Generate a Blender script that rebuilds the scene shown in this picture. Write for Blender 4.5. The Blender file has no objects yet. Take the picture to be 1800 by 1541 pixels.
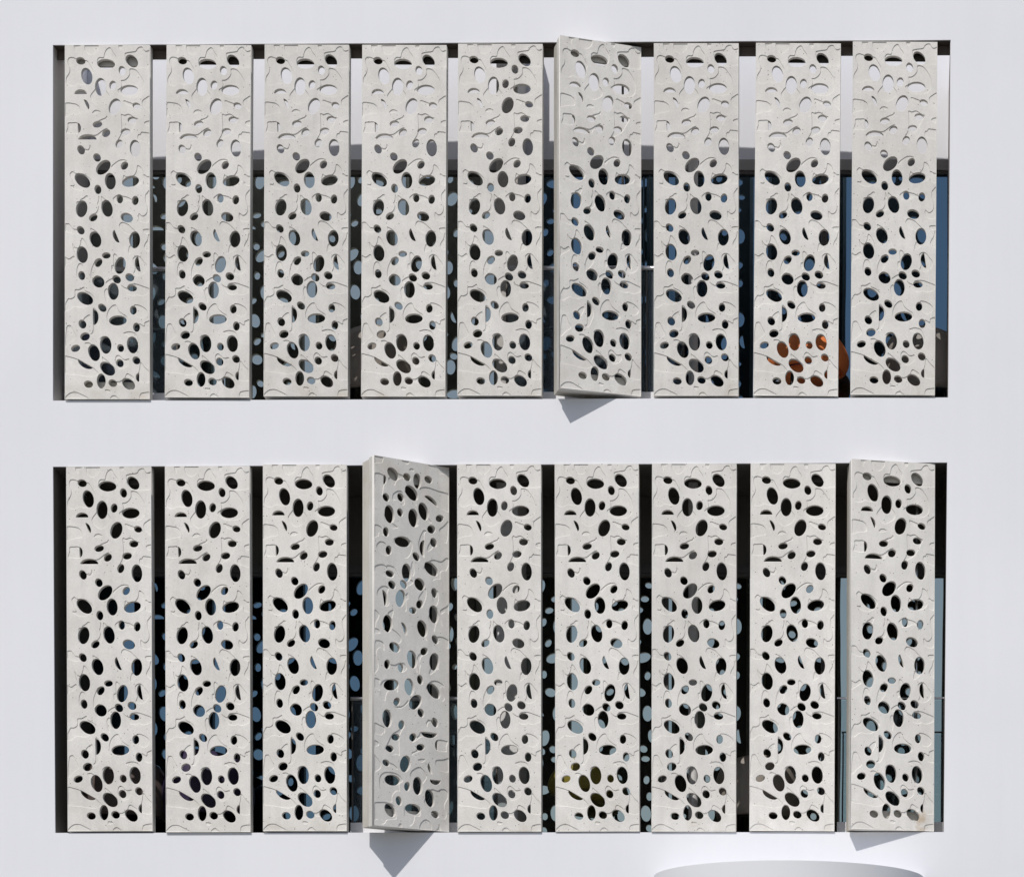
import bpy, bmesh, math, random
from mathutils import Vector, Matrix
from mathutils.geometry import delaunay_2d_cdt

random.seed(7)
S = 1.0 / 190.0          # metres per reference unit on the facade plane
X0, Y0, DP = 1600.0, 2180.0, 5000.0
def wx(x): return (x - 900.0) * S
def wz(y): return 1.6 + (Y0 - y) * S
def P(x, y, d): return Vector((wx(x), d * S, wz(y)))

# ------------------------------------------------------------------ camera
scene = bpy.context.scene
cam = bpy.data.cameras.new('camera')
cam.sensor_fit = 'HORIZONTAL'; cam.sensor_width = 36.0
cam.lens = 36.0 * DP / 1800.0
cam.shift_x = (900.0 - X0) / 1800.0
cam.shift_y = (Y0 - 770.5) / 1800.0
cam.clip_start = 0.1; cam.clip_end = 3000
camo = bpy.data.objects.new('camera', cam); scene.collection.objects.link(camo)
camo.location = (wx(X0), -DP * S, 1.6)
camo.rotation_euler = (math.radians(90), 0, 0)
scene.camera = camo

# ------------------------------------------------------------------ light
SUNV = Vector((0.33, 1.0, -1.26)).normalized()      # direction the light travels
elev = math.asin(-SUNV.z)
tos = -SUNV
azim = math.atan2(tos.x, tos.y)                     # from +Y towards +X
world = bpy.data.worlds.new('World'); scene.world = world; world.use_nodes = True
nt = world.node_tree; nt.nodes.clear()
sky = nt.nodes.new('ShaderNodeTexSky'); sky.sky_type = 'NISHITA'; sky.sun_disc = False
sky.sun_elevation = elev; sky.sun_rotation = azim
sky.altitude = 50; sky.air_density = 1.0; sky.dust_density = 1.4; sky.ozone_density = 1.0
bg = nt.nodes.new('ShaderNodeBackground'); bg.inputs['Strength'].default_value = 0.088
wo = nt.nodes.new('ShaderNodeOutputWorld')
nt.links.new(sky.outputs[0], bg.inputs[0]); nt.links.new(bg.outputs[0], wo.inputs[0])
sun = bpy.data.lights.new('sun', 'SUN'); sun.energy = 3.25; sun.angle = math.radians(0.53)
sun.color = (1.0, 0.965, 0.92)
suno = bpy.data.objects.new('sun', sun); scene.collection.objects.link(suno)
suno.rotation_euler = SUNV.to_track_quat('-Z', 'Y').to_euler()
suno.location = (-6, -18, 24)
scene.view_settings.view_transform = 'Standard'; scene.view_settings.look = 'None'
scene.view_settings.exposure = 0.0; scene.view_settings.gamma = 1.0
scene.view_settings.use_curve_mapping = False

# ------------------------------------------------------------------ helpers
def link(o):
    scene.collection.objects.link(o); return o
def tag(o, label=None, cat=None, group=None, kind=None):
    if label: o['label'] = label
    if cat: o['category'] = cat
    if group: o['group'] = group
    if kind: o['kind'] = kind
    return o
def empty(name, loc, label, cat, group=None):
    o = link(bpy.data.objects.new(name, None)); o.location = loc
    o.empty_display_size = 0.2
    return tag(o, label, cat, group)
def obj(name, me, mat, parent=None):
    o = link(bpy.data.objects.new(name, me))
    if mat is not None and len(me.materials) == 0: me.materials.append(mat)
    if parent is not None:
        o.parent = parent
    return o
def mesh_from(name, vs, fs, smooth=False):
    me = bpy.data.meshes.new(name); me.from_pydata(vs, [], fs); me.update()
    if smooth:
        me.polygons.foreach_set('use_smooth', [True] * len(me.polygons))
    return me
class MB:
    def __init__(self): self.v = []; self.f = []; self.s = []
    def add(self, vs, fs, smooth=False):
        b = len(self.v); self.v += [tuple(v) for v in vs]
        self.f += [tuple(i + b for i in f) for f in fs]; self.s += [smooth] * len(fs)
    def box(self, a, b):
        x0, y0, z0 = (min(a[i], b[i]) for i in range(3)); x1, y1, z1 = (max(a[i], b[i]) for i in range(3))
        self.add([(x0,y0,z0),(x1,y0,z0),(x1,y1,z0),(x0,y1,z0),(x0,y0,z1),(x1,y0,z1),(x1,y1,z1),(x0,y1,z1)],
                 [(0,3,2,1),(4,5,6,7),(0,1,5,4),(1,2,6,5),(2,3,7,6),(3,0,4,7)])
    def hexa(self, c):   # 8 corners: front tl tr br bl, back tl tr br bl
        self.add(c, [(0,3,2,1),(4,5,6,7),(0,1,5,4),(1,2,6,5),(2,3,7,6),(3,0,4,7)])
    def tube(self, a, b, r0, r1=None, n=16, caps=True):
        if r1 is None: r1 = r0
        a = Vector(a); b = Vector(b); d = (b - a).normalized()
        u = d.orthogonal().normalized(); w = d.cross(u)
        vs = []
        for p, r in ((a, r0), (b, r1)):
            for i in range(n):
                t = 2 * math.pi * i / n
                vs.append(p + u * math.cos(t) * r + w * math.sin(t) * r)
        self.add(vs, [(i, (i+1) % n, n + (i+1) % n, n + i) for i in range(n)], True)
        if caps:
            self.add(vs, [tuple(range(n))[::-1], tuple(range(n, 2*n))])
    def build(self, name, mat, parent=None, fix=True):
        me = bpy.data.meshes.new(name); me.from_pydata(self.v, [], self.f); me.update()
        me.polygons.foreach_set('use_smooth', self.s)
        if fix:
            bm = bmesh.new(); bm.from_mesh(me); bmesh.ops.recalc_face_normals(bm, faces=bm.faces); bm.to_mesh(me); bm.free()
        return obj(name, me, mat, parent)

# ------------------------------------------------------------------ materials
def newmat(name):
    m = bpy.data.materials.new(name); m.use_nodes = True
    n = m.node_tree.nodes; n.clear()
    out = n.new('ShaderNodeOutputMaterial'); b = n.new('ShaderNodeBsdfPrincipled')
    m.node_tree.links.new(b.outputs[0], out.inputs[0])
    return m, n, m.node_tree.links, b
def simple(name, col, rough=0.6, metal=0.0, nscale=None, namp=0.1, bump=0.0):
    m, n, l, b = newmat(name)
    b.inputs['Roughness'].default_value = rough; b.inputs['Metallic'].default_value = metal
    b.inputs['Base Color'].default_value = (*col, 1)
    if nscale:
        tc = n.new('ShaderNodeTexCoord'); nz = n.new('ShaderNodeTexNoise')
        nz.inputs['Scale'].default_value = nscale; nz.inputs['Detail'].default_value = 5
        l.new(tc.outputs['Object'], nz.inputs['Vector'])
        mx = n.new('ShaderNodeMix'); mx.data_type = 'RGBA'
        mx.inputs['A'].default_value = (*[c * (1 - namp) for c in col], 1)
        mx.inputs['B'].default_value = (*[min(1, c * (1 + namp)) for c in col], 1)
        l.new(nz.outputs['Fac'], mx.inputs['Factor']); l.new(mx.outputs['Result'], b.inputs['Base Color'])
        if bump:
            bp = n.new('ShaderNodeBump'); bp.inputs['Strength'].default_value = bump; bp.inputs['Distance'].default_value = 0.003
            l.new(nz.outputs['Fac'], bp.inputs['Height']); l.new(bp.outputs[0], b.inputs['Normal'])
    return m

def wall_mat():
    m, n, l, b = newmat('white_render')
    b.inputs['Roughness'].default_value = 0.85
    tc = n.new('ShaderNodeTexCoord')
    a = n.new('ShaderNodeTexNoise'); a.inputs['Scale'].default_value = 0.35; a.inputs['Detail'].default_value = 4
    l.new(tc.outputs['Object'], a.inputs['Vector'])
    mp = n.new('ShaderNodeMapping'); mp.inputs['Scale'].default_value = (9.0, 9.0, 0.35)
    l.new(tc.outputs['Object'], mp.inputs['Vector'])
    s = n.new('ShaderNodeTexNoise'); s.inputs['Scale'].default_value = 1.0; s.inputs['Detail'].default_value = 3
    l.new(mp.outputs[0], s.inputs['Vector'])
    f = n.new('ShaderNodeTexNoise'); f.inputs['Scale'].default_value = 60; f.inputs['Detail'].default_value = 3
    l.new(tc.outputs['Object'], f.inputs['Vector'])
    r1 = n.new('ShaderNodeMapRange'); r1.inputs[1].default_value = .3; r1.inputs[2].default_value = .7
    r1.inputs[3].default_value = 0; r1.inputs[4].default_value = 1
    l.new(a.outputs['Fac'], r1.inputs[0])
    mx = n.new('ShaderNodeMix'); mx.data_type = 'RGBA'
    mx.inputs['A'].default_value = (0.705, 0.710, 0.742, 1); mx.inputs['B'].default_value = (0.755, 0.758, 0.784, 1)
    l.new(r1.outputs[0], mx.inputs['Factor'])
    r2 = n.new('ShaderNodeMapRange'); r2.inputs[1].default_value = .35; r2.inputs[2].default_value = .75
    r2.inputs[3].default_value = 1.0; r2.inputs[4].default_value = .985
    l.new(s.outputs['Fac'], r2.inputs[0])
    ml = n.new('ShaderNodeVectorMath'); ml.operation = 'SCALE'
    l.new(mx.outputs['Result'], ml.inputs[0]); l.new(r2.outputs[0], ml.inputs['Scale'])
    l.new(ml.outputs[0], b.inputs['Base Color'])
    bp = n.new('ShaderNodeBump'); bp.inputs['Strength'].default_value = 0.12; bp.inputs['Distance'].default_value = 0.002
    l.new(f.outputs['Fac'], bp.inputs['Height']); l.new(bp.outputs[0], b.inputs['Normal'])
    return m

def concrete_mat(name, c1, c2, stain=0.0):
    m, n, l, b = newmat(name)
    b.inputs['Roughness'].default_value = 0.82
    tc = n.new('ShaderNodeTexCoord'); oi = n.new('ShaderNodeObjectInfo')
    off = n.new('ShaderNodeVectorMath'); off.operation = 'SCALE'; off.inputs[0].default_value = (37.0, 11.0, 53.0)
    l.new(oi.outputs['Random'], off.inputs['Scale'])
    ad = n.new('ShaderNodeVectorMath'); ad.operation = 'ADD'
    l.new(tc.outputs['Object'], ad.inputs[0]); l.new(off.outputs[0], ad.inputs[1])
    V = ad.outputs[0]
    big = n.new('ShaderNodeTexNoise'); big.inputs['Scale'].default_value = 2.2; big.inputs['Detail'].default_value = 6
    l.new(V, big.inputs['Vector'])
    fine = n.new('ShaderNodeTexNoise'); fine.inputs['Scale'].default_value = 75; fine.inputs['Detail'].default_value = 5
    fine.inputs['Roughness'].default_value = .7
    l.new(V, fine.inputs['Vector'])
    r = n.new('ShaderNodeMapRange'); r.inputs[1].default_value = .32; r.inputs[2].default_value = .68
    l.new(big.outputs['Fac'], r.inputs[0])
    mx = n.new('ShaderNodeMix'); mx.data_type = 'RGBA'
    mx.inputs['A'].default_value = (*c1, 1); mx.inputs['B'].default_value = (*c2, 1)
    l.new(r.outputs[0], mx.inputs['Factor'])
    # fine speckle
    r3 = n.new('ShaderNodeMapRange'); r3.inputs[1].default_value = .3; r3.inputs[2].default_value = .7
    r3.inputs[3].default_value = .90; r3.inputs[4].default_value = 1.07
    l.new(fine.outputs['Fac'], r3.inputs[0])
    sc = n.new('ShaderNodeVectorMath'); sc.operation = 'SCALE'
    l.new(mx.outputs['Result'], sc.inputs[0]); l.new(r3.outputs[0], sc.inputs['Scale'])
    mp = n.new('ShaderNodeMapping'); mp.inputs['Scale'].default_value = (14, 14, .9); l.new(V, mp.inputs['Vector'])
    stk = n.new('ShaderNodeTexNoise'); stk.inputs['Scale'].default_value = 1; stk.inputs['Detail'].default_value = 4; l.new(mp.outputs[0], stk.inputs['Vector'])
    rs = n.new('ShaderNodeMapRange'); rs.inputs[1].default_value = .48; rs.inputs[2].default_value = .78; rs.inputs[3].default_value = 1.0; rs.inputs[4].default_value = .92
    l.new(stk.outputs['Fac'], rs.inputs[0])
    ptn = n.new('ShaderNodeTexNoise'); ptn.inputs['Scale'].default_value = 8; ptn.inputs['Detail'].default_value = 7; ptn.inputs['Roughness'].default_value = .65; l.new(V, ptn.inputs['Vector'])
    rp = n.new('ShaderNodeMapRange'); rp.inputs[1].default_value = .35; rp.inputs[2].default_value = .65; rp.inputs[3].default_value = .955; rp.inputs[4].default_value = 1.035
    l.new(ptn.outputs['Fac'], rp.inputs[0])
    sm_ = n.new('ShaderNodeMath'); sm_.operation = 'MULTIPLY'; l.new(rs.outputs[0], sm_.inputs[0]); l.new(rp.outputs[0], sm_.inputs[1])
    sc_ = n.new('ShaderNodeVectorMath'); sc_.operation = 'SCALE'; l.new(sc.outputs[0], sc_.inputs[0]); l.new(sm_.outputs[0], sc_.inputs['Scale']); sc = sc_
    # per panel tint
    r4 = n.new('ShaderNodeMapRange'); r4.inputs[3].default_value = .94; r4.inputs[4].default_value = 1.06
    l.new(oi.outputs['Random'], r4.inputs[0])
    sc2 = n.new('ShaderNodeVectorMath'); sc2.operation = 'SCALE'
    l.new(sc.outputs[0], sc2.inputs[0]); l.new(r4.outputs[0], sc2.inputs['Scale'])
    # pinholes
    vo = n.new('ShaderNodeTexVoronoi'); vo.inputs['Scale'].default_value = 34
    l.new(V, vo.inputs['Vector'])
    lt = n.new('ShaderNodeMath'); lt.operation = 'LESS_THAN'; lt.inputs[1].default_value = 0.145
    l.new(vo.outputs['Distance'], lt.inputs[0])
    sp = n.new('ShaderNodeSeparateColor'); l.new(vo.outputs['Color'], sp.inputs[0])
    cl = n.new('ShaderNodeTexNoise'); cl.inputs['Scale'].default_value = 3.5; l.new(V, cl.inputs['Vector'])
    th = n.new('ShaderNodeMapRange'); th.inputs[1].default_value = .45; th.inputs[2].default_value = .7
    th.inputs[3].default_value = .93; th.inputs[4].default_value = .45
    l.new(cl.outputs['Fac'], th.inputs[0])
    gt = n.new('ShaderNodeMath'); gt.operation = 'GREATER_THAN'
    l.new(sp.outputs[0], gt.inputs[0]); l.new(th.outputs[0], gt.inputs[1])
    mu = n.new('ShaderNodeMath'); mu.operation = 'MULTIPLY'; l.new(lt.outputs[0], mu.inputs[0]); l.new(gt.outputs[0], mu.inputs[1])
    dk = n.new('ShaderNodeMix'); dk.data_type = 'RGBA'; dk.inputs['B'].default_value = (.16, .15, .135, 1)
    l.new(mu.outputs[0], dk.inputs['Factor']); l.new(sc2.outputs[0], dk.inputs['A'])
    last = dk.outputs['Result']
    # weathering stain towards the lower edge, broken up by noise
    so = n.new('ShaderNodeSeparateXYZ'); l.new(tc.outputs['Object'], so.inputs[0])
    sn = n.new('ShaderNodeTexNoise'); sn.inputs['Scale'].default_value = 5; sn.inputs['Detail'].default_value = 5; l.new(V, sn.inputs['Vector'])
    rz = n.new('ShaderNodeMapRange'); rz.inputs[1].default_value = -1.25; rz.inputs[2].default_value = -1.69
    rz.inputs[3].default_value = 0; rz.inputs[4].default_value = 1
    l.new(so.outputs[2], rz.inputs[0])
    rn = n.new('ShaderNodeMapRange'); rn.inputs[1].default_value = .5; rn.inputs[2].default_value = .72
    l.new(sn.outputs['Fac'], rn.inputs[0])
    mm = n.new('ShaderNodeMath'); mm.operation = 'MULTIPLY'; l.new(rz.outputs[0], mm.inputs[0]); l.new(rn.outputs[0], mm.inputs[1])
    m3 = n.new('ShaderNodeMath'); m3.operation = 'MULTIPLY'; m3.inputs[1].default_value = .35 + stain
    l.new(mm.outputs[0], m3.inputs[0])
    st = n.new('ShaderNodeMix'); st.data_type = 'RGBA'; st.inputs['B'].default_value = (.40, .33, .23, 1)
    l.new(m3.outputs[0], st.inputs['Factor']); l.new(last, st.inputs['A'])
    l.new(st.outputs['Result'], b.inputs['Base Color'])
    bp = n.new('ShaderNodeBump'); bp.inputs['Strength'].default_value = 0.22; bp.inputs['Distance'].default_value = 0.002
    hs = n.new('ShaderNodeMath'); hs.operation = 'SUBTRACT'; l.new(fine.outputs['Fac'], hs.inputs[0]); l.new(mu.outputs[0], hs.inputs[1])
    l.new(hs.outputs[0], bp.inputs['Height']); l.new(bp.outputs[0], b.inputs['Normal'])
    return m

def glass_mat(name, col):
    m, n, l, b = newmat(name)
    b.inputs['Base Color'].default_value = (*col, 1)
    b.inputs['Metallic'].default_value = 1.0; b.inputs['Roughness'].default_value = 0.012
    tc = n.new('ShaderNodeTexCoord'); nz = n.new('ShaderNodeTexNoise'); nz.inputs['Scale'].default_value = 1.1
    nz.inputs['Detail'].default_value = 1
    l.new(tc.outputs['Object'], nz.inputs['Vector'])
    bp = n.new('ShaderNodeBump'); bp.inputs['Strength'].default_value = 0.25; bp.inputs['Distance'].default_value = 0.01
    l.new(nz.outputs['Fac'], bp.inputs['Height']); l.new(bp.outputs[0], b.inputs['Normal'])
    return m
def rail_glass(nm='grey_balustrade_glass', tr=(.80, .86, .88), k=.24):
    m = bpy.data.materials.new(nm); m.use_nodes = True
    n = m.node_tree.nodes; l = m.node_tree.links; n.clear()
    o = n.new('ShaderNodeOutputMaterial'); t = n.new('ShaderNodeBsdfTransparent'); t.inputs[0].default_value = (*tr, 1)
    g = n.new('ShaderNodeBsdfPrincipled'); g.inputs['Base Color'].default_value = (.17, .20, .225, 1)
    g.inputs['Roughness'].default_value = .05
    mx = n.new('ShaderNodeMixShader'); mx.inputs[0].default_value = k
    l.new(t.outputs[0], mx.inputs[1]); l.new(g.outputs[0], mx.inputs[2]); l.new(mx.outputs[0], o.inputs[0])
    return m

M_WALL = wall_mat()
M_DRUM = simple('curved_wall_render', (.685, .69, .71), .85, nscale=1.2, namp=.02)
M_CONC = concrete_mat('cast_concrete', (.630, .606, .568), (.715, .692, .655))
M_CONC2 = concrete_mat('cast_concrete_frame', (.52, .505, .465), (.61, .595, .555), .25)
M_BACK = simple('shade_toned_concrete_back', (.20, .19, .175), .9, 0, 4, .15)  # shade put into the colour: darker screen backs dim their glass reflection
M_REAR = concrete_mat('rear_leaf_concrete', (.47, .445, .395), (.56, .535, .48), .3)
M_STEEL = simple('dark_bracket_steel', (.055, .046, .038), .6, 0.2, 8, .2)
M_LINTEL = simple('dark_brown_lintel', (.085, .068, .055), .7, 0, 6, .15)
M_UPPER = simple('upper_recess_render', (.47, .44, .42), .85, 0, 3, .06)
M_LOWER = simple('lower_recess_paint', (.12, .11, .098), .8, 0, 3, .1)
M_FRAME = simple('grey_window_frame', (.11, .10, .09), .5, 0.3)
M_PALE = glass_mat('pale_mirror_glass', (.375, .41, .385))
M_BLUE = glass_mat('blue_mirror_glass', (.105, .168, .225))
M_RGL = rail_glass(); M_RGL2 = rail_glass('clear_balustrade_glass', (.93, .965, .975), .07)
M_INOX = simple('brushed_steel', (.62, .62, .64), .28, 1.0)
M_SHOE = simple('pale_rail_shoe', (.80, .80, .82), .6)
M_PIER = simple('pier_render', (.52,.50,.475), .8, 0, 4, .05)
M_COL = simple('white_column_paint', (.72, .71, .70), .6, 0, 5, .04)

# ------------------------------------------------------------------ ground
me = mesh_from('ground', [(-600,-600,0),(600,-600,0),(600,600,0),(-600,600,0)], [(0,1,2,3)])
g = obj('ground', me, simple('grey_paving', (.17,.165,.155), .9, 0, .8, .15)); tag(g, kind='structure')

# ------------------------------------------------------------------ building
B = empty('building', (wx(900), 0, 0), 'white rendered facade with two long slot openings full of perforated screens', 'building')
def bpart(mb, name, mat, fix=True):
    o = mb.build(name, mat, None, fix)
    o.parent = B; o.matrix_parent_inverse = Matrix.Translation(B.location).inverted()
    return o
TW = 62.0
# front wall, cut by two slots, with an arched parapet
top_pts = [(-900, 10), (0, -8), (151, -14), (344, -27), (527, -38), (783, -46), (900, -44), (1062, -36), (1243, -32.5), (1415, -25.6), (1614, -12), (1800, -8), (2700, 10)]
op1 = [(93, 79.5), (1671, 70.5), (1667, 698.5), (93, 704)]
op2 = [(93, 820), (1665, 812.5), (1659, 1461.5), (97, 1463)]
outer = top_pts + [(2700, Y0 + 304), (-900, Y0 + 304)]
def facade_mesh():
    pts = []; edges = []
    for loop in (outer, op1, op2):
        b = len(pts); k = len(loop); pts += [Vector((x, -y)) for x, y in loop]
        edges += [(b + i, b + (i+1) % k) for i in range(k)]
    r = delaunay_2d_cdt(pts, edges, [], 0, 1e-6)
    v2, e2, f2 = r[0], r[1], r[2]
    def inside(px, py, poly):
        c = False; k = len(poly); j = k - 1
        for i in range(k):
            xi, yi = poly[i][0], -poly[i][1]; xj, yj = poly[j][0], -poly[j][1]
            if (yi > py) != (yj > py) and px < (xj - xi) * (py - yi) / (yj - yi) + xi: c = not c
            j = i
        return c
    mb = MB(); n2 = len(v2)
    vs = [P(v.x, -v.y, 0) for v in v2] + [P(v.x, -v.y, TW) for v in v2]
    fs = []; cnt = {}
    for f in f2:
        c = sum((v2[i] for i in f), Vector((0, 0))) / len(f)
        if not inside(c.x, c.y, outer) or inside(c.x, c.y, op1) or inside(c.x, c.y, op2): continue
        fs.append(tuple(f)); fs.append(tuple(i + n2 for i in reversed(f)))
        for a, b_ in zip(f, f[1:] + f[:1] if isinstance(f, list) else f[1:] + f[:1]):
            cnt.setdefault((min(a, b_), max(a, b_)), []).append((a, b_))
    for k, l in cnt.items():
        if len(l) == 1:
            a, b_ = l[0]; fs.append((b_, a, a + n2, b_ + n2))
    mb.add(vs, fs)
    return mb
bpart(facade_mesh(), 'front_wall', M_WALL)

DG = 225.0                     # depth of the glazing line
# back wall, upper: white render above the glazing (open to the sky above)
mb = MB(); mb.box(P(-900, -420, DG), P(2700, 203, DG + 30)); bpart(mb, 'back_wall', M_WALL)
# solid masonry either side of the recess
for xa_, xb_ in ((-900, 89), (1675, 2700)):
    mb = MB(); mb.box(P(xa_, -20, TW + 1), P(xb_, Y0 + 304, DG - 1)); bpart(mb, 'side_wall', M_WALL)
# upper recess linings (start just behind the face)
def lining(o, mat, mtop, name, d0=3.0):
    (lx, lt), (rx, rt), (rx2, rb), (lx2, lb) = o
    t = 4.0
    for (xt, xb, sgn) in ((lx, lx2, 1), (rx, rx2, -1)):
        mb = MB()
        a, b_ = xt + .6*sgn, xt + (.6 - t) * sgn
        c, d = xb + .6*sgn, xb + (.6 - t) * sgn
        yt = (lt if sgn > 0 else rt) + .6; yb = (lb if sgn > 0 else rb) - .6
        mb.hexa([P(b_, yt, d0), P(a, yt, d0), P(c, yb, d0), P(d, yb, d0), P(b_, yt, DG), P(a, yt, DG), P(c, yb, DG), P(d, yb, DG)])
        bpart(mb, name, mat)
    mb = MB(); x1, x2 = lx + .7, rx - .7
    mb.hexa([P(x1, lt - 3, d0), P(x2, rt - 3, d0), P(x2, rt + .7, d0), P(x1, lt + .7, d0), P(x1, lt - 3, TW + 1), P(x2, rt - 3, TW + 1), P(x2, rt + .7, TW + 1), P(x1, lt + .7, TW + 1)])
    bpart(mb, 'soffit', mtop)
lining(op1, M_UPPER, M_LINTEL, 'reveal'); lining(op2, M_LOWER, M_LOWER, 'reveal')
# lintel plate over the upper slot
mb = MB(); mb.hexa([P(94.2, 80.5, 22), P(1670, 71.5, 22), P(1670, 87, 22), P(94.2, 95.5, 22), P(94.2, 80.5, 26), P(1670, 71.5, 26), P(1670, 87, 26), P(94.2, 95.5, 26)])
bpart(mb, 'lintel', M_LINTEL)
# floor slab between the rows, its dark underside, lower back wall and floor
mb = MB(); mb.box(P(89, 712, TW + .5), P(1675, 800, DG + 30)); bpart(mb, 'floor_slab', M_UPPER)
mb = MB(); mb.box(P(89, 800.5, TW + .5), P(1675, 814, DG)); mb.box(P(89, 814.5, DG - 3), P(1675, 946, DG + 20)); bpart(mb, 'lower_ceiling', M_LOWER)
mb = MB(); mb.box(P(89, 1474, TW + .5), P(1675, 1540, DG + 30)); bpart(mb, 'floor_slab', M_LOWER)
# fascia band above the upper glazing
mb = MB(); mb.box(P(89, 198, DG - 8), P(1675, 209, DG - .5)); mb.box(P(89, 209.5, DG - 12), P(1675, 219, DG - .5)); bpart(mb, 'window_head', simple('grey_fascia', (.30,.285,.27), .6))
mb = MB(); mb.box(P(89, 944, DG - 10), P(1675, 956, DG - 3.5)); bpart(mb, 'window_head', M_FRAME)
# partitions and columns
for (yt, yb) in ((214, 711.5), (814.5, 1473.5)):
    mb = MB(); mb.box(P(858, -100 if yt < 500 else yt, 100), P(896, yb, DG + (8 if yt > 500 else -.5) - 12)); bpart(mb, 'pier', M_COL if yt > 500 else M_PIER)
    mb = MB(); mb.tube(P(1209, yb, 125), P(1209, yt, 125), 8.6 * S, n=32); bpart(mb, 'column', M_COL)
# windows
bays = [90, 372, 612, 874, 1150, 1442, 1674]
for row, (yt, yb) in enumerate(((219.5, 711), (956.5, 1473))):
    for i in range(6):
        a, c = bays[i] + .4, bays[i+1] - .4
        fr = MB(); w = 5.5
        fr.box(P(a, yt, DG - 9), P(a + w, yb, DG + 2)); fr.box(P(c - w, yt, DG - 9), P(c, yb, DG + 2))
        fr.box(P(a + w + .05, yt, DG - 9), P(c - w - .05, yt + w, DG + 2)); fr.box(P(a + w + .05, yb - w, DG - 9), P(c - w - .05, yb, DG + 2))
        fo = bpart(fr, 'window', M_FRAME)
        blue = (row == 0 and i >= 3) or (row == 1 and i <= 1)
        cx = (a + c) / 2
        gl = MB(); hw = (c - a) / 2 - w + .5
        tl = random.uniform(-1, 1) * .10; tv = random.uniform(-.3, .3) * .1
        gl.hexa([P(cx-hw, yt+w-.5, DG - tl*4 - 1), P(cx+hw, yt+w-.5, DG + tl*4 - 1), P(cx+hw, yb-w+.5, DG + tl*4 - 1), P(cx-hw, yb-w+.5, DG - tl*4 - 1),
                 P(cx-hw, yt+w-.5, DG + 1.6), P(cx+hw, yt+w-.5, DG + 1.6), P(cx+hw, yb-w+.5, DG + 1.6), P(cx-hw, yb-w+.5, DG + 1.6)])
        go = gl.build('pane', M_BLUE if blue else M_PALE); go.parent = fo
        go.matrix_parent_inverse = (Matrix.Translation(B.location)).inverted() if False else Matrix.Identity(4)
# solid building mass behind the glazing
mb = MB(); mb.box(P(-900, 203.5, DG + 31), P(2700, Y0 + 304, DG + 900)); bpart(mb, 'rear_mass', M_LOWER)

# round drum wall below the lower slot
D = empty('curved_wall', P(1387, Y0 + 304, -10), 'white rounded bay wall projecting under the right half of the lower slot', 'wall')
mb = MB(); n = 96; R = 237.0
vs = []
for i in range(n + 1):
    t = math.pi * i / n
    vs += [P(1387 - R * math.cos(t), Y0 + 304, -.5 - R * math.sin(t)), P(1387 - R * math.cos(t), Y0 - 637, -.5 - R * math.sin(t))]
mb.add(vs, [(2*i, 2*i+2, 2*i+3, 2*i+1) for i in range(n)], True)
ring = [vs[2*i+1] for i in range(n+1)]
mb.add(ring, [tuple(range(n+1))])
o = mb.build('render_shell', M_DRUM); o.parent = D; o.matrix_parent_inverse = Matrix.Translation(D.location).inverted()
# ------------------------------------------------------------------ screen panel pattern
# local units: u 0..1355 across, v 0..5800 down (traced from one casting)
PW, PH = 1355.0, 5800.0
UW = 148.7 * S / PW; UH = 642.0 * S / PH
def uv(X, Y): return (X - 85 - 18.0 * (Y - 92) / 5800.0, Y - 92)
ELL = [(338,352,74,57,15),(742,402,140,82,5),(1153,352,117,80,50),(1000,512,74,54,75),(436,602,140,86,75),(657,778,142,88,90),
(850,752,72,53,98),(1112,830,140,84,0),(885,1105,135,92,108),(1230,1090,66,50,20),(610,1393,76,52,-10),(1160,1320,72,54,5),
(748,1538,70,58,-40),(1055,1512,74,54,-8),(955,1713,74,55,105),(1212,1790,140,84,85),(350,1812,78,55,65),(605,1937,70,57,60),
(705,2098,138,92,-48),(1042,2070,70,54,122),(370,2310,145,88,42),(817,2325,134,86,84),(1138,2327,135,86,-15),(620,2460,75,54,80),
(362,2775,138,90,97),(765,2768,140,88,76),(967,2612,72,50,85),(1216,2640,74,53,95),(548,2920,72,55,-35),(1082,2922,100,74,22),
(348,3128,74,55,55),(583,3276,134,88,72),(1208,3283,136,86,90),(373,3526,138,88,80),(757,3541,68,50,0),(632,3656,74,57,-55),
(978,3704,138,88,100),(365,3868,75,54,75),(632,3969,104,88,45),(923,3931,75,58,45),(1132,3899,73,60,35),(870,4126,140,86,87),
(1168,4073,76,52,8),(420,4241,140,88,33),(697,4398,76,54,45),(1190,4437,72,52,90),(380,4665,74,58,65),(942,4604,140,82,-2),
(1242,4717,74,53,85),(423,4869,76,65,-15),(752,5005,143,90,85),(567,5132,140,88,72),(990,5057,64,53,70),(1180,5005,138,88,82),
(272,5062,74,55,-20),(1242,5259,68,57,50),(977,5300,68,56,60),(783,5394,138,90,42),(480,5649,72,57,15),(683,5597,120,70,88),
(867,5632,70,58,30),(1117,5644,118,80,40)]
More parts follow.
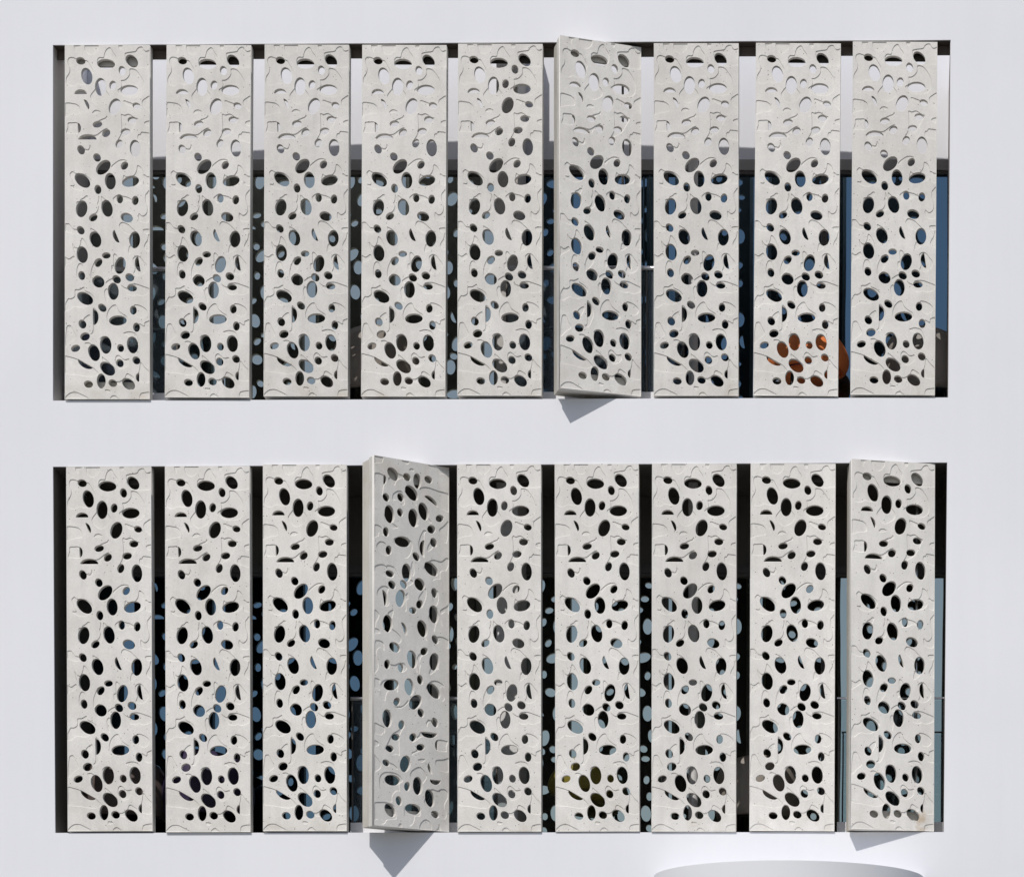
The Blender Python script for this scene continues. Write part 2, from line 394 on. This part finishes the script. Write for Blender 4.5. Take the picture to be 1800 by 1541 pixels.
# half ellipses: chord start, chord end, bulge (positive = to the left of travel, y down)
HALF = [((240,899),(438,898),77),((390,990),(458,1156),48),((293,1370),(297,1537),52),((312,1638),(593,1638),83),
((968,3326),(888,3122),62),((1303,3799),(1262,3556),72),((549,4422),(549,4677),84),((548,5372),(315,5238),72),((1285,5607),(1285,5464),52)]
BLOB = [
[(540,560),(535,500),(490,420),(455,358),(410,338),(270,312),(240,300),(190,288),(150,300),(130,340),(135,400),(163,470),(155,545),(110,625),(108,720),(170,768),(240,765),(300,735),(400,752),(480,700)],
[(598,360),(610,315),(640,290),(700,290),(715,230),(740,170),(790,130),(825,148),(850,200),(900,270),(908,330),(885,440),(740,490),(620,450)],
[(1040,255),(1055,220),(1120,205),(1210,190),(1240,145),(1285,118),(1325,125),(1345,165),(1380,190),(1460,190),(1460,430),(1340,470),(1200,470),(1080,420)],
[(980,670),(1030,662),(1080,628),(1118,565),(1122,482),(1215,495),(1300,600),(1345,700),(1350,850),(1290,930),(1200,955),(1050,945),(960,890),(928,830),(985,780),(990,720)],
[(495,915),(555,830),(620,760),(700,780),(755,850),(800,920),(780,1000),(700,1060),(620,1082),(540,1030),(500,970)],
[(80,1050),(230,1047),(290,1070),(330,1112),(342,1180),(320,1222),(200,1240),(80,1262)],
[(525,1202),(550,1168),(590,1155),(630,1165),(660,1192),(600,1216),(540,1218)],
[(115,1505),(135,1440),(138,1370),(200,1360),(295,1372),(300,1537),(130,1540)],
[(757,1248),(735,1280),(660,1312),(610,1340),(550,1390),(640,1420),(690,1340),(770,1300)],
[(1025,1025),(1037,1000),(1090,1018),(1170,1050),(1215,1100),(1110,1090)],
[(1318,1015),(1360,967),(1460,932),(1460,1200),(1385,1150),(1330,1085)],
[(985,1230),(1040,1238),(1100,1220),(1150,1240),(1200,1280),(1258,1305),(1200,1420),(1120,1560),(1000,1640),(930,1760),(905,1700),(985,1540),(992,1380)],
[(310,1642),(360,1585),(440,1555),(540,1565),(600,1555),(680,1495),(740,1458),(775,1462),(700,1540),(640,1590),(590,1645)],
[(1248,1600),(1260,1555),(1290,1550),(1305,1520),(1340,1516),(1460,1548),(1460,1700),(1350,1680),(1265,1650)],
[(1355,1372),(1380,1342),(1460,1335),(1460,1430),(1380,1410)],
[(400,1788),(455,1802),(482,1770),(488,1725),(515,1780),(475,1845),(405,1835)],
[(830,2078),(890,2020),(960,1975),(1030,1966),(1092,1992),(1030,2000),(950,2015),(890,2065),(845,2115)],
[(1030,2222),(1065,2245),(1130,2247),(1190,2222),(1232,2150),(1250,2060),(1330,2130),(1345,2290),(1270,2392),(1130,2405),(1020,2330)],
[(1320,2258),(1335,2225),(1365,2214),(1400,2240),(1460,2262),(1460,2400),(1355,2390),(1340,2330)],
[(170,2225),(185,2178),(215,2160),(270,2192),(400,2205),(515,2310),(490,2400),(410,2465),(320,2478),(220,2440),(180,2390),(240,2380)],
[(1460,2492),(1392,2520),(1372,2565),(1375,2650),(1400,2740),(1402,2820),(1370,2872),(1325,2887),(1270,2850),(1290,2980),(1460,2960)],
[(278,2675),(295,2655),(335,2645),(345,2618),(390,2592),(430,2558),(465,2572),(445,2640),(400,2710),(300,2740)],
[(630,2560),(625,2640),(608,2690),(625,2740),(612,2800),(580,2842),(525,2865),(600,2890),(670,2830),(680,2700),(650,2600)],
[(670,2568),(740,2622),(790,2640),(835,2710),(710,2710)],
[(858,2618),(890,2572),(950,2538),(1010,2560),(1090,2580),(1150,2612),(1175,2650),(1080,2650),(1000,2690),(905,2690)],
[(80,3032),(150,3013),(190,3050),(230,3098),(285,3110),(340,3160),(230,3190),(80,3130)],
[(500,3098),(550,3112),(605,3150),(665,3240),(560,3240)],
[(958,3052),(1000,2992),(1095,3022),(1160,3080),(1220,3140),(1255,3210),(1130,3210),(1000,3130)],
[(1345,3112),(1460,3110),(1460,3185),(1365,3172)],
[(1430,3190),(1410,3280),(1370,3350),(1362,3420),(1460,3470),(1460,3210)],
[(215,3340),(255,3395),(300,3414),(325,3385),(345,3330),(367,3250),(440,3340),(470,3500),(330,3640),(285,3560),(235,3450)],
[(325,3668),(290,3740),(283,3840),(310,3910),(400,3860),(385,3700)],
[(600,3600),(545,3690),(515,3780),(508,3870),(525,3925),(600,3850),(660,3740)],
[(838,3712),(872,3690),(870,3600),(868,3540),(885,3508),(920,3530),(950,3580),(1000,3700),(900,3770),(850,3810)],
[(1178,3615),(1200,3562),(1250,3541),(1300,3565),(1350,3630),(1402,3700),(1397,3780),(1340,3845),(1260,3872),(1190,3835),(1215,3750)],
[(1130,3375),(1108,3515),(1215,3440)],
[(1110,4020),(1220,4001),(1320,4030),(1460,4088),(1460,4150),(1300,4205),(1150,4110)],
[(745,3988),(780,3950),(850,3915),(905,3960),(860,4010),(780,4025)],
[(80,4345),(105,4325),(150,4243),(200,4240),(255,4200),(258,4100),(330,4090),(405,4053),(420,4110),(510,4158),(565,4250),(420,4390),(250,4385),(150,4455),(80,4420)],
[(725,4152),(760,4080),(805,4150),(768,4325)],
[(985,4010),(1070,4150),(1112,4192),(1225,4200),(1230,4120),(1050,4060)],
[(788,4442),(840,4370),(890,4344),(922,4360),(960,4440),(1030,4500),(1092,4545),(1085,4650),(820,4650),(765,4560)],
[(1200,4362),(1250,4343),(1330,4370),(1405,4430),(1412,4500),(1340,4562),(1240,4525)],
[(390,4600),(430,4540),(492,4506),(505,4560),(455,4660),(395,4725)],
[(547,4405),(549,4760),(505,4822),(580,4830),(660,4640),(640,4500)],
[(1285,4655),(1360,4690),(1370,4640),(1400,4620),(1460,4618),(1460,4800),(1330,4785)],
[(130,4712),(160,4681),(200,4690),(240,4770),(285,4880),(200,4960),(118,5040),(108,4900)],
[(1033,4822),(1080,4790),(1140,4783),(1220,4808),(1262,4880),(1280,5000),(1185,4900)],
[(420,4992),(450,4963),(500,4973),(560,5020),(660,5110),(560,5100)],
[(655,4918),(690,4870),(760,4860),(800,4900),(700,4930)],
[(80,5200),(200,5201),(310,5238),(430,5300),(550,5370),(645,5482),(520,5530),(300,5500),(80,5455)],
[(903,5235),(915,5190),(950,5168),(990,5190),(1030,5230),(1070,5240),(1127,5232),(1125,5330),(1040,5395),(960,5395),(910,5300)],
[(690,5198),(820,5300),(915,5410),(780,5400)],
[(1308,5285),(1380,5370),(1480,5475),(1480,5600),(1350,5625),(1250,5560),(1290,5400)],
[(928,5600),(970,5600),(1020,5570),(1058,5540),(1080,5480),(1125,5478),(1210,5560),(1060,5660),(940,5650)],
[(100,5872),(180,5790),(270,5773),(350,5800),(490,5890),(300,5960),(100,5960)],
[(825,5890),(850,5840),(895,5828),(940,5860),(965,5892),(890,5960)],
[(1293,5890),(1300,5820),(1340,5785),(1480,5785),(1480,5960),(1300,5960)],
[(752,5733),(832,5750),(800,5785),(750,5775)],
[(250,5360),(232,5410),(193,5472),(260,5480),(300,5400)],
[(100,60),(215,60),(235,150),(270,210),(290,140),(370,60)],
[(400,150),(440,230),(510,262),(580,225),(625,150),(600,60),(420,60)],
[(940,130),(975,165),(1005,130),(1000,60),(945,60)],
[(150,3680),(80,3720),(80,3560),(160,3590),(235,3545),(262,3600),(215,3640)],
]
def catmull(pts, sub=4):
    out = []; n = len(pts)
    for i in range(n):
        p0, p1, p2, p3 = (Vector(pts[(i + k - 1) % n]) for k in range(4))
        for j in range(sub):
            t = j / sub
            out.append(.5 * ((2*p1) + (p2-p0)*t + (2*p0-5*p1+4*p2-p3)*t*t + (3*p1-p0-3*p2+p3)*t*t*t))
    return out
def build_pattern():
    holes = []
    for (X, Y, a, b, ang) in ELL:
        cx, cy = uv(X, Y); t0 = math.radians(ang); n = 34 if a > 90 else 24
        a *= 1.01; b *= 1.01
        holes.append([(cx + a*math.cos(t)*math.cos(t0) - b*math.sin(t)*math.sin(t0), cy + a*math.cos(t)*math.sin(t0) + b*math.sin(t)*math.cos(t0))
                      for t in (2*math.pi*i/n for i in range(n))])
    for (p, q, bl) in HALF:
        p = Vector(uv(*p)); q = Vector(uv(*q)); c = (p+q)/2; d = (q-p)/2; nn = Vector((d.y, -d.x)).normalized()
        n = 18
        holes.append([tuple(c - d*math.cos(math.pi*i/n) + nn*bl*math.sin(math.pi*i/n)) for i in range(n+1)])
    blobs = []
    for bl in BLOB:
        pp = []
        for v in catmull([uv(*p) for p in bl]):
            w = (min(max(v.x, 5), PW-5), min(max(v.y, 6), PH-6))
            if not pp or (abs(w[0]-pp[-1][0]) + abs(w[1]-pp[-1][1])) > 3: pp.append(w)
        blobs.append(pp)
    rect = [(0, 0), (PW, 0), (PW, PH), (0, PH)]
    def offset(loop, w):
        k = len(loop); ar = sum(loop[i][0]*loop[(i+1)%k][1]-loop[(i+1)%k][0]*loop[i][1] for i in range(k))
        sg = 1 if ar > 0 else -1; out = []
        for i in range(k):
            p = Vector(loop[i-1]); q = Vector(loop[(i+1) % k]); d = q - p
            if d.length < 1e-6: continue
            nn = Vector((-d.y, d.x)).normalized() * sg      # inward
            v = Vector(loop[i]) + nn * w
            out.append((min(max(v.x, 2), PW-2), min(max(v.y, 2), PH-2)))
        return out
    WB = 6.0; WH = 4.0; REL = 0.0064; CH = 0.0016; TH = 9 * S
    pts = []; edges = []
    for loop in [rect] + holes + blobs + [offset(b_, WB) for b_ in blobs] + [offset(h_, -WH) for h_ in holes]:
        b = len(pts); k = len(loop); pts += [Vector(p) for p in loop]
        edges += [(b+i, b+(i+1) % k) for i in range(k)]
    r = delaunay_2d_cdt(pts, edges, [], 0, 0.5)
    V2, F2 = r[0], r[2]
    def bb(l): return (min(p[0] for p in l), min(p[1] for p in l), max(p[0] for p in l), max(p[1] for p in l))
    HB = [(bb(h), h) for h in holes]; BB = [(bb(h), h) for h in blobs]
    def inside(px, py, poly):
        c = False; j = len(poly) - 1
        for i in range(len(poly)):
            xi, yi = poly[i]; xj, yj = poly[j]
            if (yi > py) != (yj > py) and px < (xj-xi)*(py-yi)/(yj-yi)+xi: c = not c
            j = i
        return c
    def sdist(px, py, poly):
        m = 1e18; j = len(poly) - 1
        for i in range(len(poly)):
            xi, yi = poly[i]; xj, yj = poly[j]; dx, dy = xi-xj, yi-yj
            L = dx*dx+dy*dy
            t = 0 if L == 0 else max(0, min(1, ((px-xj)*dx+(py-yj)*dy)/L))
            ex, ey = px-xj-t*dx, py-yj-t*dy; d = ex*ex+ey*ey
            if d < m: m = d
            j = i
        return math.sqrt(m)
    def height(px, py):
        h = 0.0
        for (b, poly) in BB:
            if b[0]-1 <= px <= b[2]+1 and b[1]-1 <= py <= b[3]+1 and inside(px, py, poly):
                h = max(h, min(1.0, sdist(px, py, poly)/WB))
                if h >= 1: break
        y = h * REL
        for (b, poly) in HB:
            if b[0]-WH <= px <= b[2]+WH and b[1]-WH <= py <= b[3]+WH:
                y += CH * max(0.0, 1 - sdist(px, py, poly)/WH)
        return y
    keep = []
    for f in F2:
        cx = sum(V2[i].x for i in f)/len(f); cy = sum(V2[i].y for i in f)/len(f)
        ok = 0 <= cx <= PW and 0 <= cy <= PH
        if ok:
            for (b, poly) in HB:
                if b[0] <= cx <= b[2] and b[1] <= cy <= b[3] and inside(cx, cy, poly): ok = False; break
        keep.append(ok)
    HT = [height(v.x, v.y) for v in V2]
    vs = []; fs = []; sm = []; cache = {}
    def vid(i, key):
        k = (i, key)
        if k not in cache:
            cache[k] = len(vs); y = TH if key in ('b', 'wb') else HT[i]
            vs.append(((V2[i].x - PW/2) * UW, y, -(V2[i].y - PH/2) * UH))
        return cache[k]
    em = {}; backs = []
    for f, K in zip(F2, keep):
        if not K: continue
        f = list(f)
        for a, b in zip(f, f[1:]+f[:1]): em.setdefault((min(a,b), max(a,b)), []).append((a, b))
        fs.append(tuple(vid(i, 'f') for i in f)); sm.append(False)
        fs.append(tuple(vid(i, 'b') for i in reversed(f))); sm.append(False); backs.append(len(fs) - 1)
    for k, l in em.items():
        if len(l) == 1:
            a, b = l[0]
            fs.append((vid(b, 'wf'), vid(a, 'wf'), vid(a, 'wb'), vid(b, 'wb'))); sm.append(True)
    me = bpy.data.meshes.new('perforated_face'); me.from_pydata(vs, [], fs); me.update()
    # consistent normals: faces towards -y at the front
    bm = bmesh.new(); bm.from_mesh(me); bm.normal_update(); bm.verts.ensure_lookup_table()
    bad = [f for f in bm.faces if abs(f.normal.y) > .35 and ((sum(v.co.y for v in f.verts)/len(f.verts) < TH*.8) == (f.normal.y > 0))]
    flip_all = len(bad) > len(bm.faces) * .2
    if flip_all: bmesh.ops.reverse_faces(bm, faces=bm.faces)
    bm.to_mesh(me); bm.free()
    me.polygons.foreach_set('use_smooth', sm); me.update()
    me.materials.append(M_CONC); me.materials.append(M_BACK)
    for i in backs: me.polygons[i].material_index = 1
    return me
FACE = build_pattern()
HW = 148.7 * S / 2; HH = 642.0 * S / 2
def rim_mesh(name, d0, d1, w, inset=0.0, mat=None):
    mb = MB(); a, h = HW - inset, HH - inset
    mb.box((-a, d0, -h), (-a + w, d1, h)); mb.box((a - w, d0, -h), (a, d1, h))
    mb.box((-a + w, d0, h - w), (a - w, d1, h)); mb.box((-a + w, d0, -h), (a - w, d1, -h + w))
    me = bpy.data.meshes.new(name); me.from_pydata(mb.v, [], mb.f); me.update(); me.materials.append(mat or M_CONC2)
    return me
RIM = rim_mesh('rim_frame', 9*S, 20*S, 6*S)
RIMF = rim_mesh('rim_frame', 9*S, 22*S, 6*S)
RIMB = rim_mesh('rear_frame', 23.4*S, 52*S, 7*S, 1.6*S, M_REAR)
mb = MB(); mb.box((-HW + 8*S, 19*S, HH - 27.5*S), (HW - 8*S, 20.5*S, HH - 7*S))
PLATE = bpy.data.meshes.new('pivot_bracket'); PLATE.from_pydata(mb.v, [], mb.f); PLATE.materials.append(M_STEEL)
def blocks(name, z0, z1, d0=14, d1=19.5):
    mb = MB(); mb.box((-HW + 6.5*S, d0*S, z0), (HW - 6.5*S, d1*S, z1))
    me = bpy.data.meshes.new(name); me.from_pydata(mb.v, [], mb.f); me.materials.append(M_CONC2); return me
BLT = blocks('end_block', HH - 33*S, HH - 6.5*S); BLB = blocks('end_block', -HH + 6.5*S, -HH + 35*S)
mb = MB(); mb.tube((HW - 26*S, 30*S, -HH + 30*S), (HW - 26*S, 30*S, HH - 30*S), 2.2*S, n=12)
ROD = bpy.data.meshes.new('pivot_rod'); ROD.from_pydata(mb.v, [], mb.f); ROD.materials.append(M_INOX)

def place(label, group, xl, xr, yt, yb, face_d, yaw=0.0, roll=0.0, kind='closed', dl=None, dr=None, flip=False):
    """xl..xr facade-plane x of the face's left and right edges, dl/dr their depths"""
    if dl is None: dl = dr = face_d
    cx = (xl + xr)/2; cz = (yt + yb)/2; cd = (dl + dr)/2
    yaw = math.atan2((dr - dl), (xr - xl))
    r = empty('screen_panel', P(cx, cz, cd), label, 'screen panel', group)
    r.rotation_mode = 'QUATERNION'
    q = Matrix.Rotation(yaw, 3, 'Z') @ Matrix.Rotation(roll + (math.pi if flip else 0), 3, 'Y')
    r.rotation_quaternion = q.to_quaternion()
    wd = math.hypot(xr - xl, dr - dl)
    r.scale = (wd/148.7, 1, (yb - yt)/642.0)
    parts = [('perforated_face', FACE)]
    if kind in ('closed', 'block'): parts.append(('rim_frame', RIM))
    if kind == 'closed': parts.append(('pivot_bracket', PLATE))
    if kind == 'block': parts += [('end_block', BLT), ('end_block', BLB)]
    if kind == 'open': parts += [('rim_frame', RIMF), ('rear_frame', RIMB), ('end_block', BLT), ('end_block', BLB), ('pivot_rod', ROD)]
    for nm, me in parts:
        o = link(bpy.data.objects.new(nm, me)); o.parent = r
    return r
GU = 'perforated concrete screens in the upper slot'; GL = 'perforated concrete screens in the lower slot'
F = -3.0
def closed(label, grp, tl, tr, bl, br, yt, yb, kind='closed'):
    # slight hang out of plumb kept from the photo
    h = yb - yt; roll = ((tl - bl) + (tr - br)) / 2 / h
    return place(label, grp, (tl+bl)/2, (tr+br)/2, yt, yb, F + random.uniform(-1.2, 1.0), roll=roll, kind=kind)
closed('leftmost closed concrete screen in the upper slot, beside the grey left reveal', GU, 115, 264.3, 115, 264.3, 81, 702.5, 'block')
closed('second concrete screen from the left end of the upper slot, closed', GU, 294, 442, 290.5, 439, 81, 699.5)
closed('third concrete screen from the left end of the upper slot, closed', GU, 466, 614, 464, 612, 80.3, 697.5)
closed('fourth concrete screen of the upper slot from the left, grey chair behind its foot', GU, 637, 785.4, 635.3, 783, 80.3, 697.5)
closed('middle closed concrete screen of the upper slot, just left of the one swung open', GU, 806, 954, 804.3, 952.5, 79, 696.5)
place('concrete screen swung outward in the upper slot, casting a shadow on the white wall', GU, 989.3, 1126, 79, 693.5, 0, dl=-40, dr=11, kind='open')
closed('closed concrete screen just right of the swung-open one in the upper slot', GU, 1149.5, 1298.5, 1149.3, 1298, 77.5, 696.5)
closed('concrete screen in the upper slot with the orange chair showing through its lower holes', GU, 1329, 1478, 1324, 1473, 77.3, 696.5)
closed('rightmost concrete screen of the upper slot, closed', GU, 1499, 1648, 1495, 1643, 75, 695)
closed('leftmost concrete screen of the lower slot, closed', GL, 117.3, 266, 119.6, 269.2, 820.8, 1460.5)
closed('second concrete screen from the left end of the lower slot, closed', GL, 290.6, 439.7, 293, 441, 820, 1462.3)
closed('third concrete screen from the left end of the lower slot, left of the wide-open one', GL, 463, 610, 463.2, 610.2, 817, 1460.5)
place('concrete screen swung widest open in the lower slot, hung upside down', GL, 670.5, 787, 818, 1459.5, 0, dl=-67, dr=15, kind='open', flip=True)
closed('closed concrete screen just right of the wide-open one in the lower slot', GL, 804, 951.2, 804.8, 951.8, 816.3, 1461.3)
closed('concrete screen in the lower slot with the olive yellow chair behind its foot', GL, 975, 1123, 977, 1124, 815.8, 1461)
closed('third concrete screen from the right end of the lower slot, closed', GL, 1146.3, 1295, 1145.5, 1293.6, 815.5, 1461.3)
closed('second concrete screen from the right end of the lower slot, closed', GL, 1319.5, 1469, 1317.5, 1466.4, 815.5, 1460.3)
place('rightmost concrete screen of the lower slot, swung slightly open with a rust stained foot', GL, 1497, 1642.7, 814, 1460, 0, dl=-28, dr=3, kind='open', roll=.003)

# rust stain on the foot of the slightly open screen
def stained(base):
    m = base.copy(); m.name = 'cast_concrete_rust_stained'; n = m.node_tree.nodes; l = m.node_tree.links
    b = next(x for x in n if x.type == 'BSDF_PRINCIPLED'); src = b.inputs['Base Color'].links[0].from_socket
    tc = n.new('ShaderNodeTexCoord'); vs_ = n.new('ShaderNodeVectorMath'); vs_.operation = 'SUBTRACT'; vs_.inputs[1].default_value = (.25, 0, -1.58)
    l.new(tc.outputs['Object'], vs_.inputs[0])
    mp = n.new('ShaderNodeMapping'); mp.inputs['Scale'].default_value = (1.5, 0, .85); l.new(vs_.outputs[0], mp.inputs['Vector'])
    ln = n.new('ShaderNodeVectorMath'); ln.operation = 'LENGTH'; l.new(mp.outputs[0], ln.inputs[0])
    nz = n.new('ShaderNodeTexNoise'); nz.inputs['Scale'].default_value = 9; nz.inputs['Detail'].default_value = 6; l.new(tc.outputs['Object'], nz.inputs['Vector'])
    sb = n.new('ShaderNodeMath'); sb.operation = 'MULTIPLY_ADD'; sb.inputs[1].default_value = .42; l.new(nz.outputs['Fac'], sb.inputs[0]); l.new(ln.outputs['Value'], sb.inputs[2])
    mr = n.new('ShaderNodeMapRange'); mr.inputs[1].default_value = .22; mr.inputs[2].default_value = .31; mr.inputs[3].default_value = .75; mr.inputs[4].default_value = 0
    l.new(sb.outputs[0], mr.inputs[0])
    mx = n.new('ShaderNodeMix'); mx.data_type = 'RGBA'; mx.inputs['B'].default_value = (.42, .30, .17, 1)
    l.new(mr.outputs[0], mx.inputs['Factor']); l.new(src, mx.inputs['A']); l.new(mx.outputs['Result'], b.inputs['Base Color'])
    return m
for r_ in [o for o in scene.objects if o.get('label', '').startswith('rightmost concrete screen of the lower slot')]:
    for c_ in r_.children:
        if c_.name.startswith('perforated_face'):
            c_.data = c_.data.copy(); c_.data.materials[0] = stained(M_CONC)

# ------------------------------------------------------------------ balustrades
def balustrade(label, xa, xb, ysill, joints, hi=249, d=55, hj=None, gm=None, rr=4.1):
    yt = ysill - hi
    r = empty('glass_balustrade', P((xa+xb)/2, ysill, d), label, 'balustrade', 'glass balustrades behind the screens')
    inv = Matrix.Translation(r.location).inverted()
    xs = [xa] + joints + [xb]
    for a, b in zip(xs[:-1], xs[1:]):
        for (y1, y2) in ([(yt + 8, ysill - 22)] if not hj else [(yt + 8, hj - .7), (hj + .7, ysill - 22)]):
            m = MB(); m.box(P(a + 2.2, y1, d), P(b - 2.2, y2, d + 2)); o = m.build('pane', gm or M_RGL); o.parent = r; o.matrix_parent_inverse = inv
    m = MB(); m.tube(P(xa, yt + 4, d), P(xb, yt + 4, d), rr*S, n=20); o = m.build('handrail', M_INOX); o.parent = r; o.matrix_parent_inverse = inv
    m = MB(); m.box(P(xa, ysill - 24.5, d - 4), P(xb, ysill + 8, d + 5)); o = m.build('base_shoe', M_SHOE); o.parent = r; o.matrix_parent_inverse = inv
    for x in [xa + 3] + joints + [xb - 3]:
        m = MB(); m.box(P(x - 1.4, yt + 6, d - 1.5), P(x + 1.4, ysill - 24.2, d + 3.5)); o = m.build('post', M_FRAME); o.parent = r; o.matrix_parent_inverse = inv
balustrade('smoked glass balustrade behind the leftmost screen of the upper slot', 98, 300, 700, [])
balustrade('glass balustrade with steel handrail behind the swung-open upper screen', 880, 1200, 698, [1132])
balustrade('glass balustrade with steel handrail behind the wide-open lower screen', 606, 868, 1462, [738])
balustrade('bluish glass balustrade at the right end of the lower slot', 1470, 1664, 1461, [], hj=1333, gm=M_RGL2, rr=1.8)

# ------------------------------------------------------------------ tub chairs
def chair_meshes():
    def shell(r0, r1, zlo, f, n=40, m=8):
        vs = []; fs = []
        A = math.radians(128)
        for side, rr in ((0, r1), (1, r0)):
            for i in range(n+1):
                t = -A + 2*A*i/n; top = f(t)
                for j in range(m+1):
                    s = j/m; z = zlo + (top - zlo)*s
                    bul = 1 + .10*math.sin(math.pi*min(1, s*1.05)) - .10*s*(1-abs(t)/A)
                    rad = rr*bul - (0.012*(1 - (1-s)**.5) if s > .9 else 0)
                    vs.append((rad*math.sin(t)*1.04, -rad*math.cos(t), z))
        K = (n+1)*(m+1)
        for i in range(n):
            for j in range(m):
                a = i*(m+1)+j
                fs.append((a, a+m+1, a+m+2, a+1)); fs.append((K+a, K+a+1, K+a+m+2, K+a+m+1))
            a = i*(m+1)+m; fs.append((a, a+m+1, K+a+m+1, K+a)); a = i*(m+1); fs.append((a, K+a, K+a+m+1, a+m+1))
        for i in (0, n):
            for j in range(m):
                a = i*(m+1)+j; fs.append((a, a+1, K+a+1, K+a))
        return vs, fs
    f = lambda t: .86 - .22*(abs(t)/math.radians(128))**1.6
    out = []
    for zl in (.30, .535):
        vs, fs = shell(.30, .365, zl, f)
        me = bpy.data.meshes.new('shell_back'); me.from_pydata(vs, [], fs)
        bm = bmesh.new(); bm.from_mesh(me); bmesh.ops.recalc_face_normals(bm, faces=bm.faces); bm.to_mesh(me); bm.free()
        me.polygons.foreach_set('use_smooth', [True]*len(me.polygons)); out.append(me)
    mb = MB(); n = 32; prof = [(.0,.55),(.20,.548),(.265,.54),(.285,.52),(.285,.48),(.25,.46),(.0,.46)]
    vv = []; ff = []
    for i in range(n):
        t = 2*math.pi*i/n
        for r, z in prof: vv.append((r*math.cos(t), r*math.sin(t), z))
    k = len(prof)
    for i in range(n):
        for j in range(k-1):
            ff.append((i*k+j, ((i+1) % n)*k+j, ((i+1) % n)*k+j+1, i*k+j+1))
    seat = mesh_from('seat', vv, ff, True)
    legs = []
    for sx in (-1, 1):
        for sy in (-1, 1):
            m = MB(); m.tube((sx*.25, sy*.22, 0), (sx*.20, sy*.17, .47), .012, .018, 10)
            legs.append(mesh_from('leg', m.v, m.f, True))
    return out, seat, legs
CB, CS, CL = chair_meshes()
M_LEG = simple('black_leg_metal', (.03,.03,.03), .4, .8)
def chair(label, x, row, col, d=148, rz=0.0, sc=1.0, rough=.55, wsc=1.0, high=False):
    mat = simple('upholstery_' + '%02d' % len(bpy.data.materials), col, rough, 0, 30, .08)
    floor = 711.5 if row == 0 else 1473.5
    X = X0 - (X0 - x) * (1 + d/DP)
    r = empty('tub_chair', P(X, floor, d), label, 'chair', 'rounded tub chairs on the balconies')
    r.rotation_euler = (0, 0, rz); r.scale = (sc*wsc, min(sc, 1.0), sc)
    for nm, me in (('shell_back', CB[1 if high else 0]), ('seat', CS)):
        m2 = me.copy(); m2.materials.append(mat); o = link(bpy.data.objects.new(nm, m2)); o.parent = r
    for l in CL:
        if not l.materials: l.materials.append(M_LEG)
        o = link(bpy.data.objects.new('leg', l)); o.parent = r
chair('orange tub chair behind the second screen from the right in the upper slot', 1421, 0, (.90,.25,.07), rz=.25, high=True, wsc=.95)
chair('grey tub chair at the right end of the upper slot', 1625, 0, (.23,.21,.19), rz=-.2, sc=1.03)
chair('brownish grey tub chair behind the fourth screen of the upper slot', 660, 0, (.24,.21,.18), rz=.15, sc=1.04, wsc=1.0)
chair('dark purple tub chair behind the leftmost screen of the upper slot', 195, 0, (.035,.028,.07), rz=-.3, wsc=.85)
chair('olive yellow tub chair between the middle screens of the lower slot', 1026, 1, (.24,.20,.03), rz=.35, high=True, wsc=.82)
chair('dark brown tub chair behind the leftmost screen of the lower slot', 222, 1, (.12,.095,.085), rz=.1)
chair('dark violet tub chair behind the second screen of the lower slot', 366, 1, (.03,.02,.06), rz=-.1, sc=1.06)
chair('taupe tub chair behind the second gap from the right of the lower slot', 1330, 1, (.26,.23,.20), rz=.1)
